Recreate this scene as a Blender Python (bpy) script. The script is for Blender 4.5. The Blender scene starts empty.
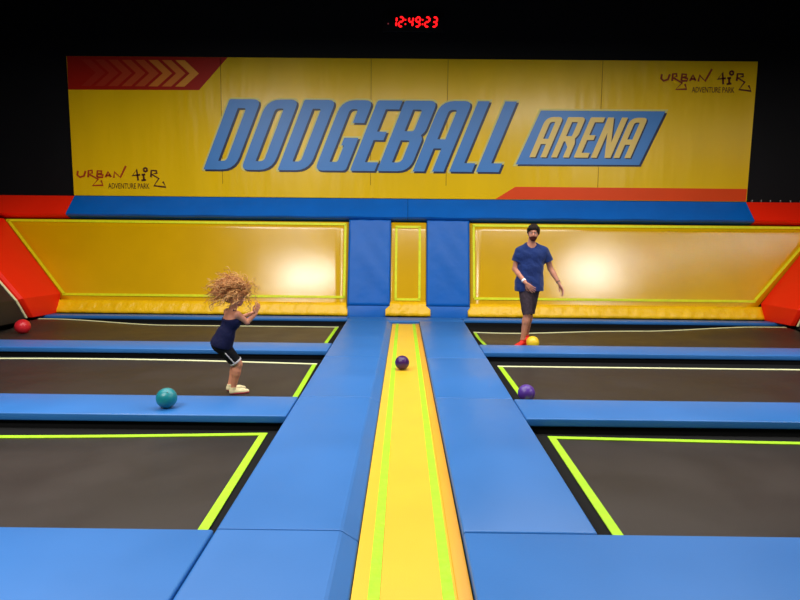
import bpy, bmesh, math, random
import numpy as np
from mathutils import Vector, Matrix
from mathutils.geometry import tessellate_polygon
random.seed(7); rng = np.random.default_rng(7)
scene = bpy.context.scene
COL = scene.collection

# ------------------------------------------------------------------ camera
CAM_H = 1.45
R = Matrix(((0.99992602, -0.01056084, 0.00603505), (0.00698723, 0.09258083, -0.99568066), (0.00995649, 0.99564916, 0.09264777)))
cam = bpy.data.cameras.new('camera'); cam.sensor_width = 36; cam.lens = 570/800*36; cam.clip_end = 200
co = bpy.data.objects.new('camera', cam); COL.objects.link(co)
co.matrix_world = Matrix.Translation((0, 0, CAM_H)) @ R.to_4x4()
scene.camera = co
scene.view_settings.view_transform = 'Standard'; scene.view_settings.look = 'None'
scene.view_settings.gamma = 1.0; scene.view_settings.exposure = 0.0
scene.view_settings.use_curve_mapping = False

# ------------------------------------------------------------------ world + lights
w = bpy.data.worlds.new('hall_air'); scene.world = w; w.use_nodes = True
w.node_tree.nodes['Background'].inputs[0].default_value = (0.9, 0.93, 1.0, 1)
w.node_tree.nodes['Background'].inputs[1].default_value = 0.035

def area(name, loc, sx, sy, power, color=(1, 0.965, 0.91), rot=(0, 0, 0)):
    l = bpy.data.lights.new(name, 'AREA'); l.shape = 'RECTANGLE'; l.size = sx; l.size_y = sy
    l.energy = power; l.color = color
    o = bpy.data.objects.new(name, l); COL.objects.link(o); o.location = loc; o.rotation_euler = rot
    return o
area('ceiling_lamp_light', (-4.15, 1.2, 5.6), 2.6, 0.8, 560)
area('ceiling_lamp_light', (7.7, 1.9, 5.6), 2.0, 0.9, 400)
area('ceiling_lamp_light', (11.3, 3.8, 5.6), 6.0, 0.10, 150, rot=(0, 0, math.radians(27)))
area('ceiling_lamp_light', (-4.2, 6.1, 5.9), 3.0, 1.0, 200)
area('ceiling_lamp_light', (0.0, 6.1, 5.9), 3.0, 1.0, 220)
area('ceiling_lamp_light', (4.2, 6.1, 5.9), 3.0, 1.0, 200)
area('ceiling_lamp_light', (-3.2, 8.4, 5.4), 4.0, 0.6, 105)
area('ceiling_lamp_light', (3.2, 8.4, 5.4), 4.0, 0.6, 105)
area('ceiling_lamp_light', (-5.1, -0.8, 8.8), 0.9, 0.9, 22)
area('ceiling_lamp_light', (9.5, -1.5, 8.8), 2.4, 0.9, 36)

# ------------------------------------------------------------------ materials
def lin(c):
    return tuple(((v/255)/12.92 if v/255 <= .04045 else (((v/255)+.055)/1.055)**2.4) for v in c) + (1,)
MATS = {}
def mat(name, rgb, rough=.5, spec=.5, var=.08, vscale=3.0, bump=0.0, bscale=2.5, fine=0.0, fscale=60, metal=0, emit=0, coat=0, rvar=0.0, stretch=(1, 1, 1), sheen=0):
    if name in MATS: return MATS[name]
    m = bpy.data.materials.new(name); m.use_nodes = True; nt = m.node_tree; N = nt.nodes; L = nt.links
    b = N['Principled BSDF']; base = lin(rgb)
    b.inputs['Roughness'].default_value = rough; b.inputs['Specular IOR Level'].default_value = spec
    b.inputs['Metallic'].default_value = metal
    b.inputs['Coat Weight'].default_value = coat
    b.inputs['Sheen Weight'].default_value = sheen
    tc = N.new('ShaderNodeTexCoord'); mp = N.new('ShaderNodeMapping'); mp.inputs['Scale'].default_value = stretch
    L.new(tc.outputs['Object'], mp.inputs['Vector'])
    nz = N.new('ShaderNodeTexNoise'); nz.inputs['Scale'].default_value = vscale; nz.inputs['Detail'].default_value = 4
    L.new(mp.outputs[0], nz.inputs['Vector'])
    rp = N.new('ShaderNodeValToRGB')
    rp.color_ramp.elements[0].position = .3; rp.color_ramp.elements[1].position = .7
    rp.color_ramp.elements[0].color = tuple(v*(1-var) for v in base[:3]) + (1,)
    rp.color_ramp.elements[1].color = tuple(min(1, v*(1+var)) for v in base[:3]) + (1,)
    L.new(nz.outputs['Fac'], rp.inputs[0]); L.new(rp.outputs[0], b.inputs['Base Color'])
    if rvar:
        mr = N.new('ShaderNodeMapRange'); mr.inputs[1].default_value = .3; mr.inputs[2].default_value = .7
        mr.inputs[3].default_value = rough-rvar; mr.inputs[4].default_value = rough+rvar
        L.new(nz.outputs['Fac'], mr.inputs[0]); L.new(mr.outputs[0], b.inputs['Roughness'])
    last = None
    for st, sc, dist in ((bump, bscale, .05), (fine, fscale, .003)):
        if st:
            n2 = N.new('ShaderNodeTexNoise'); n2.inputs['Scale'].default_value = sc; n2.inputs['Detail'].default_value = 2
            L.new(mp.outputs[0], n2.inputs['Vector'])
            bp = N.new('ShaderNodeBump'); bp.inputs['Strength'].default_value = st; bp.inputs['Distance'].default_value = dist
            L.new(n2.outputs['Fac'], bp.inputs['Height'])
            if last: L.new(last.outputs[0], bp.inputs['Normal'])
            last = bp
    if last: L.new(last.outputs[0], b.inputs['Normal'])
    if emit:
        b.inputs['Emission Color'].default_value = base; b.inputs['Emission Strength'].default_value = emit
    MATS[name] = m
    return m
BLUE = mat('blue_vinyl', (39, 106, 178), .42, .5, .06, 1.3, .12, 1.2, .1, 90, rvar=.05)
BLUEW = mat('blue_wall_vinyl', (6, 98, 190), .42, .3, .06, 2, .25, 3.0, .1, 90)
RED = mat('red_vinyl', (255, 38, 8), .45, .25, .05, 1.5, .15, 1.5, .1, 90)
YEL = mat('yellow_mat', (233, 184, 42), .4, .5, .04, 2, .05, 1.5, .25, 120)
YELW = mat('yellow_wall_mat', (220, 170, 0), .18, .75, .05, 1.2, .10, .8, .12, 120)
YELP = mat('yellow_vinyl', (250, 195, 0), .42, .5, .06, 3, .5, 7, 0)
YELE = mat('amber_yellow_vinyl', (226, 160, 30), .45, .5, .05, 2, .1, 3)
LIME_SHEEN = mat('lime_webbing_painted_sheen', (238, 240, 190), .55, .4, .06, 14, .15, 20, .2, 200)  # grazing sheen on far floor stripes painted into the colour; side stripes share it
LIME = mat('lime_webbing', (166, 218, 30), .55, .4, .08, 14, .15, 20, .2, 200)
LIMEW = mat('yellow_green_webbing', (226, 232, 10), .5, .4, .08, 14, .15, 20, .2, 200)
BLACKM = mat('black_jump_fabric', (44, 37, 33), .46, .35, .22, 1.6, .05, 1.0, .5, 220, rvar=.06)
BLACKS = mat('black_spring_cover', (10, 10, 10), .8, .2)
BLACKF = mat('black_frame_steel', (8, 8, 9), .7, .2)
WALLB = mat('black_wall_paint', (8, 8, 12), .6, .25, .2, .8)
BANY = mat('banner_yellow', (243, 197, 8), .26, .4, .05, .5, .4, 1.1, 0, 60, stretch=(2.2, 1, .45))
BANR = mat('banner_red', (172, 28, 10), .4, .3, .05, 1)
BANO = mat('banner_orange_red', (234, 72, 8), .4, .3, .05, 1)
PBLUE = mat('print_blue', (64, 132, 205), .4, .5, .05, 1)
PNAVY = mat('print_navy', (12, 26, 64), .4, .5, .05, 1)
PPALE = mat('print_pale_outline', (222, 208, 110), .4, .5, .05, 1)
PCREAM = mat('print_cream_yellow', (240, 205, 110), .4, .5, .05, 1)
PBRICK = mat('print_brick', (178, 62, 12), .45, .4, .05, 1)
PBROWN = mat('print_dark_brown', (84, 34, 10), .45, .4, .05, 1)
SEAM = mat('seam_line', (160, 122, 14), .7, .2)
SKIN = mat('skin', (200, 134, 108), .5, .4, .08, 12)
SKINC = mat('child_skin', (208, 138, 108), .5, .4, .08, 12)

# ------------------------------------------------------------------ object helpers
def link(name, me, m=None, parent=None, smooth=False):
    o = bpy.data.objects.new(name, me); COL.objects.link(o)
    if m: me.materials.append(m)
    if smooth: me.polygons.foreach_set('use_smooth', [True]*len(me.polygons))
    if parent: o.parent = parent
    return o
def tag(o, label, cat, group=None):
    o['label'] = label; o['category'] = cat
    if group: o['group'] = group
    return o
def thing(name, loc, label, cat, group=None):
    o = bpy.data.objects.new(name, None); COL.objects.link(o); o.location = loc; o.empty_display_size = .1
    return tag(o, label, cat, group)
def struct(o): o['kind'] = 'structure'; return o
def me_from(verts, faces, off=(0, 0, 0)):
    me = bpy.data.meshes.new('mesh')
    me.from_pydata([(v[0]-off[0], v[1]-off[1], v[2]-off[2]) for v in verts], [], [list(f) for f in faces])
    bm = bmesh.new(); bm.from_mesh(me); bmesh.ops.recalc_face_normals(bm, faces=bm.faces); bm.to_mesh(me); bm.free()
    me.update(); return me
def hexa(bot, top):
    """prism between two equal-length rings"""
    n = len(bot); v = list(bot)+list(top); f = [list(range(n))[::-1], [n+i for i in range(n)]]
    f += [[i, (i+1) % n, n+(i+1) % n, n+i] for i in range(n)]
    return v, f
def prism_obj(name, bot, top, m, parent=None, off=(0, 0, 0), bevel=0, seg=3):
    v, f = hexa(bot, top); me = me_from(v, f, off)
    if bevel:
        bm = bmesh.new(); bm.from_mesh(me)
        bmesh.ops.bevel(bm, geom=list(bm.edges), offset=bevel, segments=seg, profile=.5, affect='EDGES')
        bm.to_mesh(me); bm.free()
    o = link(name, me, m, parent, smooth=bool(bevel))
    return o
def box(name, x0, x1, y0, y1, z0, z1, m, parent=None, off=(0, 0, 0), bevel=0):
    r = [(x0, y0), (x1, y0), (x1, y1), (x0, y1)]
    return prism_obj(name, [(x, y, z0) for x, y in r], [(x, y, z1) for x, y in r], m, parent, off, bevel)

# ------------------------------------------------------------------ room
struct(box('floor', -17, 17, -4, 12.7, -.7, -.5, mat('dark_floor', (16, 15, 15), .7, .3, .2, 2)))
struct(box('wall_back', -17.4, 17.4, 12.72, 12.95, -.7, 9.2, WALLB))
struct(box('wall_left', -17.4, -17.0, -4, 12.72, -.7, 9.2, WALLB))
struct(box('wall_right', 17.0, 17.4, -4, 12.72, -.7, 9.2, WALLB))
struct(box('ceiling', -17.4, 17.4, -4, 12.95, 9.2, 9.4, WALLB))

# the black steel deck that carries pads and beds
def xl(y): return -(.945+.019*(y-2.2))         # outer edge of the left run pads
def xr(y): return 1.0+.0225*(y-2.2)            # outer edge of the right run pads
LANE0, LANE1 = -.215, .325
def deck(n, pts):
    struct(prism_obj('trim_%d' % n, [(x, y, -.5) for x, y in pts], [(x, y, -.073) for x, y in pts], BLACKF))
e = .03
k = 1
for (y0, y1) in ((.6, 2.8), (4.76, 5.40), (7.85, 8.48), (11.42, 11.74)):
    deck(k, [(-7.2, y0+e), (xl(y0)-.02, y0+e), (xl(y1)-.02, y1-e), (-7.2, y1-e)]); k += 1
    deck(k, [(xr(y0)+.02, y0+e), (7.4, y0+e), (7.4, y1-e), (xr(y1)+.02, y1-e)]); k += 1
deck(k, [(xl(.6)+e, .6), (LANE0-.02, .6), (LANE0-.02, 11.75), (xl(11.7)+e, 11.75)]); k += 1
deck(k, [(LANE1+.02, .6), (xr(.6)-e, .6), (xr(11.7)-e, 11.75), (LANE1+.02, 11.75)]); k += 1

# ------------------------------------------------------------------ floor trampolines
def sag_man(x, y): return -.085*math.exp(-((x-2.0)**2)/(2*1.1**2))*math.exp(-((y-10.5)**2)/(2*.8**2))
def sag_girl(x, y): return -.02*math.exp(-((x+1.8)**2+(y-6.1)**2)/(2*.5**2))
def nosag(x, y): return 0
SW = .058
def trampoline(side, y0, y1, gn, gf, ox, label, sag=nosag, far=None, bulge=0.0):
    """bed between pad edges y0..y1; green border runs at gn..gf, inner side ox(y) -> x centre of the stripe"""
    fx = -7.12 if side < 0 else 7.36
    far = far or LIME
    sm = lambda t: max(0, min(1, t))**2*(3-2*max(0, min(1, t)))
    Z = lambda x, y: -.12+sag(x, y)+(.10*sm((abs(x)-4.6)/2.3)*sm((y-9.9)/.9) if y0 > 8 else 0)
    root = thing('floor_trampoline', ((ox((y0+y1)/2)+fx)/2, (y0+y1)/2, -.5), label, 'trampoline', None)
    off = root.location
    def grid(name, fa, nu, nv, m, zo, th=.012):
        v = []; f = []
        for s in (0, -th):
            for i in range(nu+1):
                for j in range(nv+1):
                    x, y = fa(i/nu, j/nv); v.append((x, y, Z(x, y)+zo+s))
        W = nv+1; Q = (nu+1)*W
        for i in range(nu):
            for j in range(nv):
                a = i*W+j; f.append([a, a+1, a+W+1, a+W]); f.append([Q+a, Q+a+W, Q+a+W+1, Q+a+1])
        for i in range(nu): 
            a = i*W; f.append([a, a+W, Q+a+W, Q+a]); a = i*W+nv; f.append([a, Q+a, Q+a+W, a+W])
        for j in range(nv):
            a = j; f.append([a, Q+a, Q+a+1, a+1]); a = nu*W+j; f.append([a, a+1, Q+a+1, Q+a])
        return link(name, me_from(v, f, off), m, root, smooth=False)
    s = 1 if side > 0 else -1
    dy = lambda x: bulge*math.sin(math.pi*max(0, min(1, (x-ox(gf))/(fx-ox(gf)))))
    a = lambda y: ox(y)-s*SW/2                      # outer (toward the lane) border of the mat
    grid('mat', lambda u, v: ((a(gn+(gf-gn)*v))*(1-u)+fx*u, gn-SW/2+(gf-gn+SW+dy(a(gf)*(1-u)+fx*u))*v), 60, 24, BLACKM, 0)
    for part in root.children: part.data.polygons.foreach_set('use_smooth', [True]*len(part.data.polygons))
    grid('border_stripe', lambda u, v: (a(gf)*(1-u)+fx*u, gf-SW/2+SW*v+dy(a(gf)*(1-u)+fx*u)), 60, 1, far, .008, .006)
    grid('border_stripe', lambda u, v: (a(gn)*(1-u)+fx*u, gn-SW/2+SW*v), 60, 1, LIME, .008, .006)
    grid('border_stripe', lambda u, v: (a(gn+(gf-gn)*v)+s*SW*u, gn+SW/2+(gf-gn-SW)*v), 1, 24, LIME, .008, .006)
    # spring cover ring sloping up under the pads
    ex = xl if s < 0 else xr
    O = [(ex(y0)-s*.0, y0-.0), (fx+s*.15, y0), (fx+s*.15, y1), (ex(y1), y1)]
    I = [(a(gn), gn-SW/2), (fx, gn-SW/2), (fx, gf+SW/2), (a(gf), gf+SW/2)]
    v = []; f = []
    seg = 24
    def ring(P):
        out = []
        for q in range(4):
            p0, p1 = P[q], P[(q+1) % 4]
            out += [(p0[0]*(1-t/seg)+p1[0]*t/seg, p0[1]*(1-t/seg)+p1[1]*t/seg) for t in range(seg)]
        return out
    ri, ro = ring(I), ring(O); n = len(ri)
    ri = [(x, y+dy(x)) if abs(y-gf-SW/2) < 1e-4 else (x, y) for x, y in ri]
    v = [(x, y, Z(x, y)-.004) for x, y in ri]+[(x, y, -.13) for x, y in ro]+[(x, y, Z(x, y)-.024) for x, y in ri]+[(x, y, -.15) for x, y in ro]
    for i in range(n):
        j = (i+1) % n
        f += [[i, j, n+j, n+i], [2*n+i, 3*n+i, 3*n+j, 2*n+j], [i, 2*n+i, 2*n+j, j], [n+i, n+j, 3*n+j, 3*n+i]]
    link('spring_cover', me_from(v, f, off), BLACKS, root)
    return root
trampoline(-1, 2.80, 4.76, 2.89, 4.62, lambda y: -(1.095+.038*(y-3.05)), 'black floor trampoline with lime border, nearest one on the left of the yellow lane', bulge=-.16)
trampoline(1, 2.80, 4.76, 2.89, 4.62, lambda y: 1.195+.032*(y-3.05), 'black floor trampoline with lime border, nearest one on the right of the yellow lane', bulge=-.08)
trampoline(-1, 5.40, 7.85, 5.62, 7.48, lambda y: -(1.13+.03*(y-6.1)), 'black floor trampoline under the girl in the navy top', sag_girl, LIME_SHEEN, .18)
trampoline(1, 5.40, 7.85, 5.62, 7.46, lambda y: 1.27+.015*(y-6.1), 'black floor trampoline holding the purple ball in its corner, middle row on the right', nosag, LIME_SHEEN)
trampoline(-1, 8.48, 11.46, 8.72, 11.0, lambda y: -(1.25+.018*(y-9)), 'black floor trampoline holding the red ball, farthest row on the left', nosag, LIME_SHEEN)
trampoline(1, 8.48, 11.46, 8.72, 10.92, lambda y: 1.34+.025*(y-9), 'black floor trampoline under the man in the blue shirt, farthest row on the right', sag_man, LIME_SHEEN)

# ------------------------------------------------------------------ blue floor pads
def pad(pts, label, m=BLUE, th=.07, name='floor_pad', grp='blue floor pads', bevel=.012, cat='floor pad', z=0.0):
    g = .004
    cx = sum(p[0] for p in pts)/len(pts); cy = sum(p[1] for p in pts)/len(pts)
    pts = [(x+(g if x < cx else -g), y+(g if y < cy else -g)) for x, y in pts]
    o = prism_obj(name, [(x, y, z-th) for x, y in pts], [(x, y, z) for x, y in pts], m, None, (cx, cy, z-th), bevel)
    o.location = (cx, cy, z-th); tag(o, label, cat, grp); return o
XF, XG = -7.28, 7.42
pad([(XF, .62), (xl(.62), .62), (xl(2.8), 2.8), (XF, 2.8)], 'wide blue floor pad at the bottom left, in front of the nearest left trampoline')
# the right-hand near pad runs unbroken from the lane outwards
pad([(LANE1-.01, .62), (XG, .62), (XG, 2.8), (LANE1-.01, 2.8)], 'wide blue floor pad at the bottom right, reaching outwards from the yellow lane')
pad([(XF, 4.76), (xl(4.76), 4.76), (xl(5.4), 5.4), (XF, 5.4)], 'blue cross pad holding the teal ball, between the nearest and middle left trampolines')
pad([(xr(4.76), 4.76), (XG, 4.76), (XG, 5.4), (xr(5.4), 5.4)], 'blue cross pad just in front of the violet ball, right of the yellow lane')
pad([(XF, 7.85), (xl(7.85), 7.85), (xl(8.48), 8.48), (XF, 8.48)], 'blue cross pad behind the girl, between the middle and farthest left trampolines')
pad([(xr(7.85), 7.85), (XG, 7.85), (XG, 8.48), (xr(8.48), 8.48)], 'blue cross pad just in front of the man with the yellow ball')
pad([(-7.5, 11.44), (xl(11.44), 11.44), (xl(11.78), 11.78), (-7.5, 11.78)], 'thin blue pad along the foot of the left yellow wall trampoline', bevel=.02)
pad([(xr(11.44), 11.44), (7.72, 11.44), (7.72, 11.78), (xr(11.78), 11.78)], 'thin blue pad along the foot of the right yellow wall trampoline', bevel=.02)

def runpad_left(y0, y1, label):
    g = .003
    root_x = -.6; cy = (y0+y1)/2; y0 += g; y1 -= g
    xi, xb = -.305, LANE0
    def prof(y):
        e0 = xl(y)+.004
        return [(e0, y, -.07), (e0, y, -.012), (e0+.012, y, 0), (xi-.01, y, 0), (xi+.006, y, -.006), (xb-.006, y, -.056), (xb, y, -.07)]
    v, f = hexa(prof(y0), prof(y1)); off = (root_x, cy, -.07)
    o = link('floor_pad', me_from(v, f, off), BLUE); o.location = off
    bv = o.modifiers.new('soft_edges', 'BEVEL'); bv.width = .006; bv.segments = 2
    tag(o, label, 'floor pad', 'blue floor pads'); return o
runpad_left(.62, 2.8, 'blue run pad at the bottom of the photo, left edge of the yellow lane')
runpad_left(2.8, 5.41, 'blue run pad left of the yellow lane, beside the nearest left trampoline')
runpad_left(5.41, 7.43, 'blue run pad left of the yellow lane, beside the girl\'s trampoline')
runpad_left(7.43, 11.15, 'blue run pad left of the yellow lane, farthest one, beyond the ball on the lane')
def runpad_right(y0, y1, label):
    return pad([(LANE1-.01, y0), (xr(y0), y0), (xr(y1), y1), (LANE1-.01, y1)], label)
runpad_right(2.8, 5.41, 'blue run pad right of the yellow lane, beside the nearest right trampoline')
runpad_right(5.41, 7.43, 'blue run pad right of the yellow lane, beside the middle right trampoline')
runpad_right(7.43, 11.15, 'blue run pad right of the yellow lane, farthest one, near the man')
pad([(xl(11.3), 11.15), (xr(11.3), 11.15), (xr(11.7), 11.75), (xl(11.7), 11.75)], 'blue pad across the far end of the yellow lane, below the narrow yellow panel', bevel=.02)

# ------------------------------------------------------------------ yellow lane
lane = thing('lane_trampoline', (.055, 5.8, -.5), 'long yellow trampoline lane with two lime stripes down the middle of the court', 'trampoline')
lo = tuple(lane.location)
box('mat', LANE0+.003, .245, .62, 11.1, -.075, -.052, YEL, lane, lo)
box('base_frame', LANE0, LANE1-.015, .62, 11.1, -.5, -.078, BLACKF, lane, lo)
for x in (-.115, .208): box('border_stripe', x-.026, x+.026, .62, 11.1, -.054, -.048, LIME, lane, lo)
box('edge_pad', .245, LANE1-.012, .62, 11.1, -.075, -.044, YELE, lane, lo, .006)

# ------------------------------------------------------------------ reclined wall
NY = -1/math.hypot(1, .235); NZ = .235/math.hypot(1, .235)
def WP(x, z, d=0): return (x, 11.88+.235*z+NY*d, z+NZ*d)
def wslab(name, poly, d0, d1, m, parent, off, bevel=0):
    return prism_obj(name, [WP(x, z, d0) for x, z in poly], [WP(x, z, d1) for x, z in poly], m, parent, off, bevel)
def strip(name, p, q, wd, d0, d1, m, parent, off):
    (x0, z0), (x1, z1) = p, q; dx, dz = x1-x0, z1-z0; L = math.hypot(dx, dz); nx, nz = -dz/L*wd/2, dx/L*wd/2
    ex, ez = dx/L*wd/2, dz/L*wd/2
    return wslab(name, [(x0-ex+nx, z0-ez+nz), (x1+ex+nx, z1+ez+nz), (x1+ex-nx, z1+ez-nz), (x0-ex-nx, z0-ez-nz)], d0, d1, m, parent, off)
def grid_slab(name, poly4, d0, d1, nu, nv, m, parent, off, fn):
    """poly4 = BL,BR,TR,TL in (x,z); front face displaced by fn(u,v)"""
    (a, b, c, d) = poly4; v = []; f = []
    for s in (1, 0):
        for i in range(nu+1):
            for j in range(nv+1):
                u, t = i/nu, j/nv
                x = (a[0]*(1-u)+b[0]*u)*(1-t)+(d[0]*(1-u)+c[0]*u)*t; z = (a[1]*(1-u)+b[1]*u)*(1-t)+(d[1]*(1-u)+c[1]*u)*t
                v.append(WP(x, z, (d1+fn(u, t)) if s else d0))
    W = nv+1; Q = (nu+1)*W
    for i in range(nu):
        for j in range(nv):
            q = i*W+j; f.append([q, q+W, q+W+1, q+1]); f.append([Q+q, Q+q+1, Q+q+W+1, Q+q+W])
    for i in range(nu):
        q = i*W; f.append([q, Q+q, Q+q+W, q+W]); q = i*W+nv; f.append([q, q+W, Q+q+W, Q+q])
    for j in range(nv):
        q = j; f.append([q, q+1, Q+q+1, Q+q]); q = nu*W+j; f.append([q, Q+q, Q+q+1, q+1])
    return link(name, me_from(v, f, off), m, parent, smooth=True)
def ypanel(poly, stripes, lip, name, label, winglets):
    cx = sum(p[0] for p in poly)/4
    root = thing('wall_trampoline', (cx, 11.88, -.07), label, 'trampoline'); off = tuple(root.location)
    dish = .012 if poly[1][0]-poly[0][0] > 2 else .002
    grid_slab('mat', poly, -.06, -.01, 24, 12, YELW, root, off, lambda u, v: -dish*math.sin(math.pi*u)*math.sin(math.pi*v))
    for p, q in stripes: strip('border_stripe', p, q, .05, -.012, .006, LIMEW, root, off)
    x0, x1, z1 = lip
    # foot flap: bright vinyl skirt, rippled, wider at the bottom
    n = 90; v = []; f = []; rows = [(z1, 0, .02), (z1*.72, 0, .04), (z1*.45, 1, .065), (z1*.2, 1, .08), (.0, 1, .08)]
    for s in (0, 1):
        for r, (z, wg, d) in enumerate(rows):
            for i in range(n+1):
                u = i/n; a = x0-(winglets[0] if wg else 0); b = x1+(winglets[1] if wg else 0)
                x = a+(b-a)*u
                rip = (.010*math.sin(x*23+r)+.006*math.sin(x*51+2*r))*(1 if r in (1, 2, 3) else .3)
                v.append(WP(x, z, (d+rip) if s else -.02))
    W = n+1; Q = W*len(rows)
    for r in range(len(rows)-1):
        for i in range(n):
            q = r*W+i; f.append([q, q+1, q+W+1, q+W]); f.append([Q+q, Q+q+W, Q+q+W+1, Q+q+1])
    for i in range(n):
        f.append([i, Q+i, Q+i+1, i+1]); q = (len(rows)-1)*W+i; f.append([q, q+1, Q+q+1, Q+q])
    for r in range(len(rows)-1):
        q = r*W; f.append([q, q+W, Q+q+W, Q+q]); q = r*W+n; f.append([q, Q+q, Q+q+W, q+W])
    link('foot_flap', me_from(v, f, off), YELP, root, smooth=True)
    return root
zt = 1.975
ypanel([(-7.13, .15), (-1.185, .02), (-1.185, zt), (-8.67, zt)],
       [((-8.55, 1.94), (-1.27, 1.925)), ((-1.262, 1.9), (-1.255, .40)), ((-7.19, .385), (-1.26, .385)), ((-8.53, 1.93), (-7.19, .40))],
       (-7.36, -1.2, .27), 'l', 'wide yellow wall trampoline with yellow-green border, left of the court, behind the girl', (.02, .03))
ypanel([(-.28, .02), (.48, .02), (.48, zt), (-.28, zt)],
       [((-.165, 1.88), (.335, 1.88)), ((.335, 1.86), (.335, .37)), ((.335, .35), (-.165, .35)), ((-.165, .37), (-.165, 1.86))],
       (-.285, .475, .30), 'c', 'narrow upright yellow wall panel between the two blue pillars', (.09, .09))
ypanel([(1.395, .02), (7.32, .15), (9.04, zt), (1.395, zt)],
       [((1.49, 1.925), (8.85, 1.94)), ((1.49, .42), (1.49, 1.9)), ((1.51, .385), (7.37, .385)), ((7.38, .40), (8.83, 1.92))],
       (1.40, 7.5, .27), 'r', 'wide yellow wall trampoline with yellow-green border, right of the court, behind the man', (.05, .02))

def pillar(x0, x1, label, amp):
    root = thing('wall_pad', ((x0+x1)/2, 11.85, -.07), label, 'wall pad', 'blue wall pillar pads'); off = tuple(root.location)
    fn = lambda u, v: .008*math.sin(9*u+14*v)*math.sin(7*v*u+3)*amp
    grid_slab('upright_pad', [(x0, .215), (x1, .215), (x1, 2.04), (x0, 2.04)], -.05, .035, 16, 30, BLUEW, root, off, fn)
    b = [WP(x0, .21, -.04), WP(x1, .21, -.04), WP(x1, .21, .03), WP(x0, .21, .03)]
    a = [(x0, 11.88, -.06), (x1, 11.88, -.06), (x1, 11.835, -.06), (x0, 11.835, -.06)]
    prism_obj('foot_pad', a, b, BLUEW, root, off, .01)
pillar(-1.18, -.285, 'blue vertical wall pad between the left yellow trampoline and the narrow yellow panel', 1.6)
pillar(.485, 1.39, 'blue vertical wall pad between the narrow yellow panel and the right yellow trampoline', .7)

# sloping rail pads above the yellow panels
def rail(x0, x1, m, label, bolts=()):
    g = .004
    cx = (x0+x1)/2; x0 += g; x1 -= g
    prof = [(12.27, 2.05), (12.24, 2.085), (12.60, 2.495), (12.715, 2.505), (12.715, 1.99), (12.42, 1.99)]
    root = thing('rail_pad', (cx, 12.7, 2.0), label, 'wall pad', None); off = tuple(root.location)
    nseg = max(2, int((x1-x0)/.25)); v = []; f = []
    for i in range(nseg+1):
        x = x0+(x1-x0)*i/nseg; wv = .006*math.sin(x*4.1)
        for q, (y, z) in enumerate(prof): v.append((x, y-(wv if q < 2 else 0), z+(wv if q < 2 else 0)))
    P = len(prof)
    for i in range(nseg):
        for q in range(P):
            f.append([i*P+q, i*P+(q+1) % P, (i+1)*P+(q+1) % P, (i+1)*P+q])
    f.append(list(range(P))); f.append([nseg*P+q for q in range(P)][::-1])
    link('cover', me_from(v, f, off), m, root)
    for bx in bolts:
        box('bolt', bx-.012, bx+.012, 12.655, 12.70, 2.503, 2.55, mat('steel', (150, 145, 140), .4, .5, metal=.8), root, off, .004)
rail(-7.235, .075, BLUEW, 'long blue sloping rail pad below the banner, left half')
rail(.075, 7.435, BLUEW, 'long blue sloping rail pad below the banner, right half')
rail(-11.0, -7.235, RED, 'red sloping rail pad at the left edge, beyond the blue rail')
rail(7.435, 11.2, RED, 'red sloping rail pad at the right edge, with small bolts on top', (7.60, 7.80, 8.0, 8.22, 8.44, 8.66))

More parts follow.
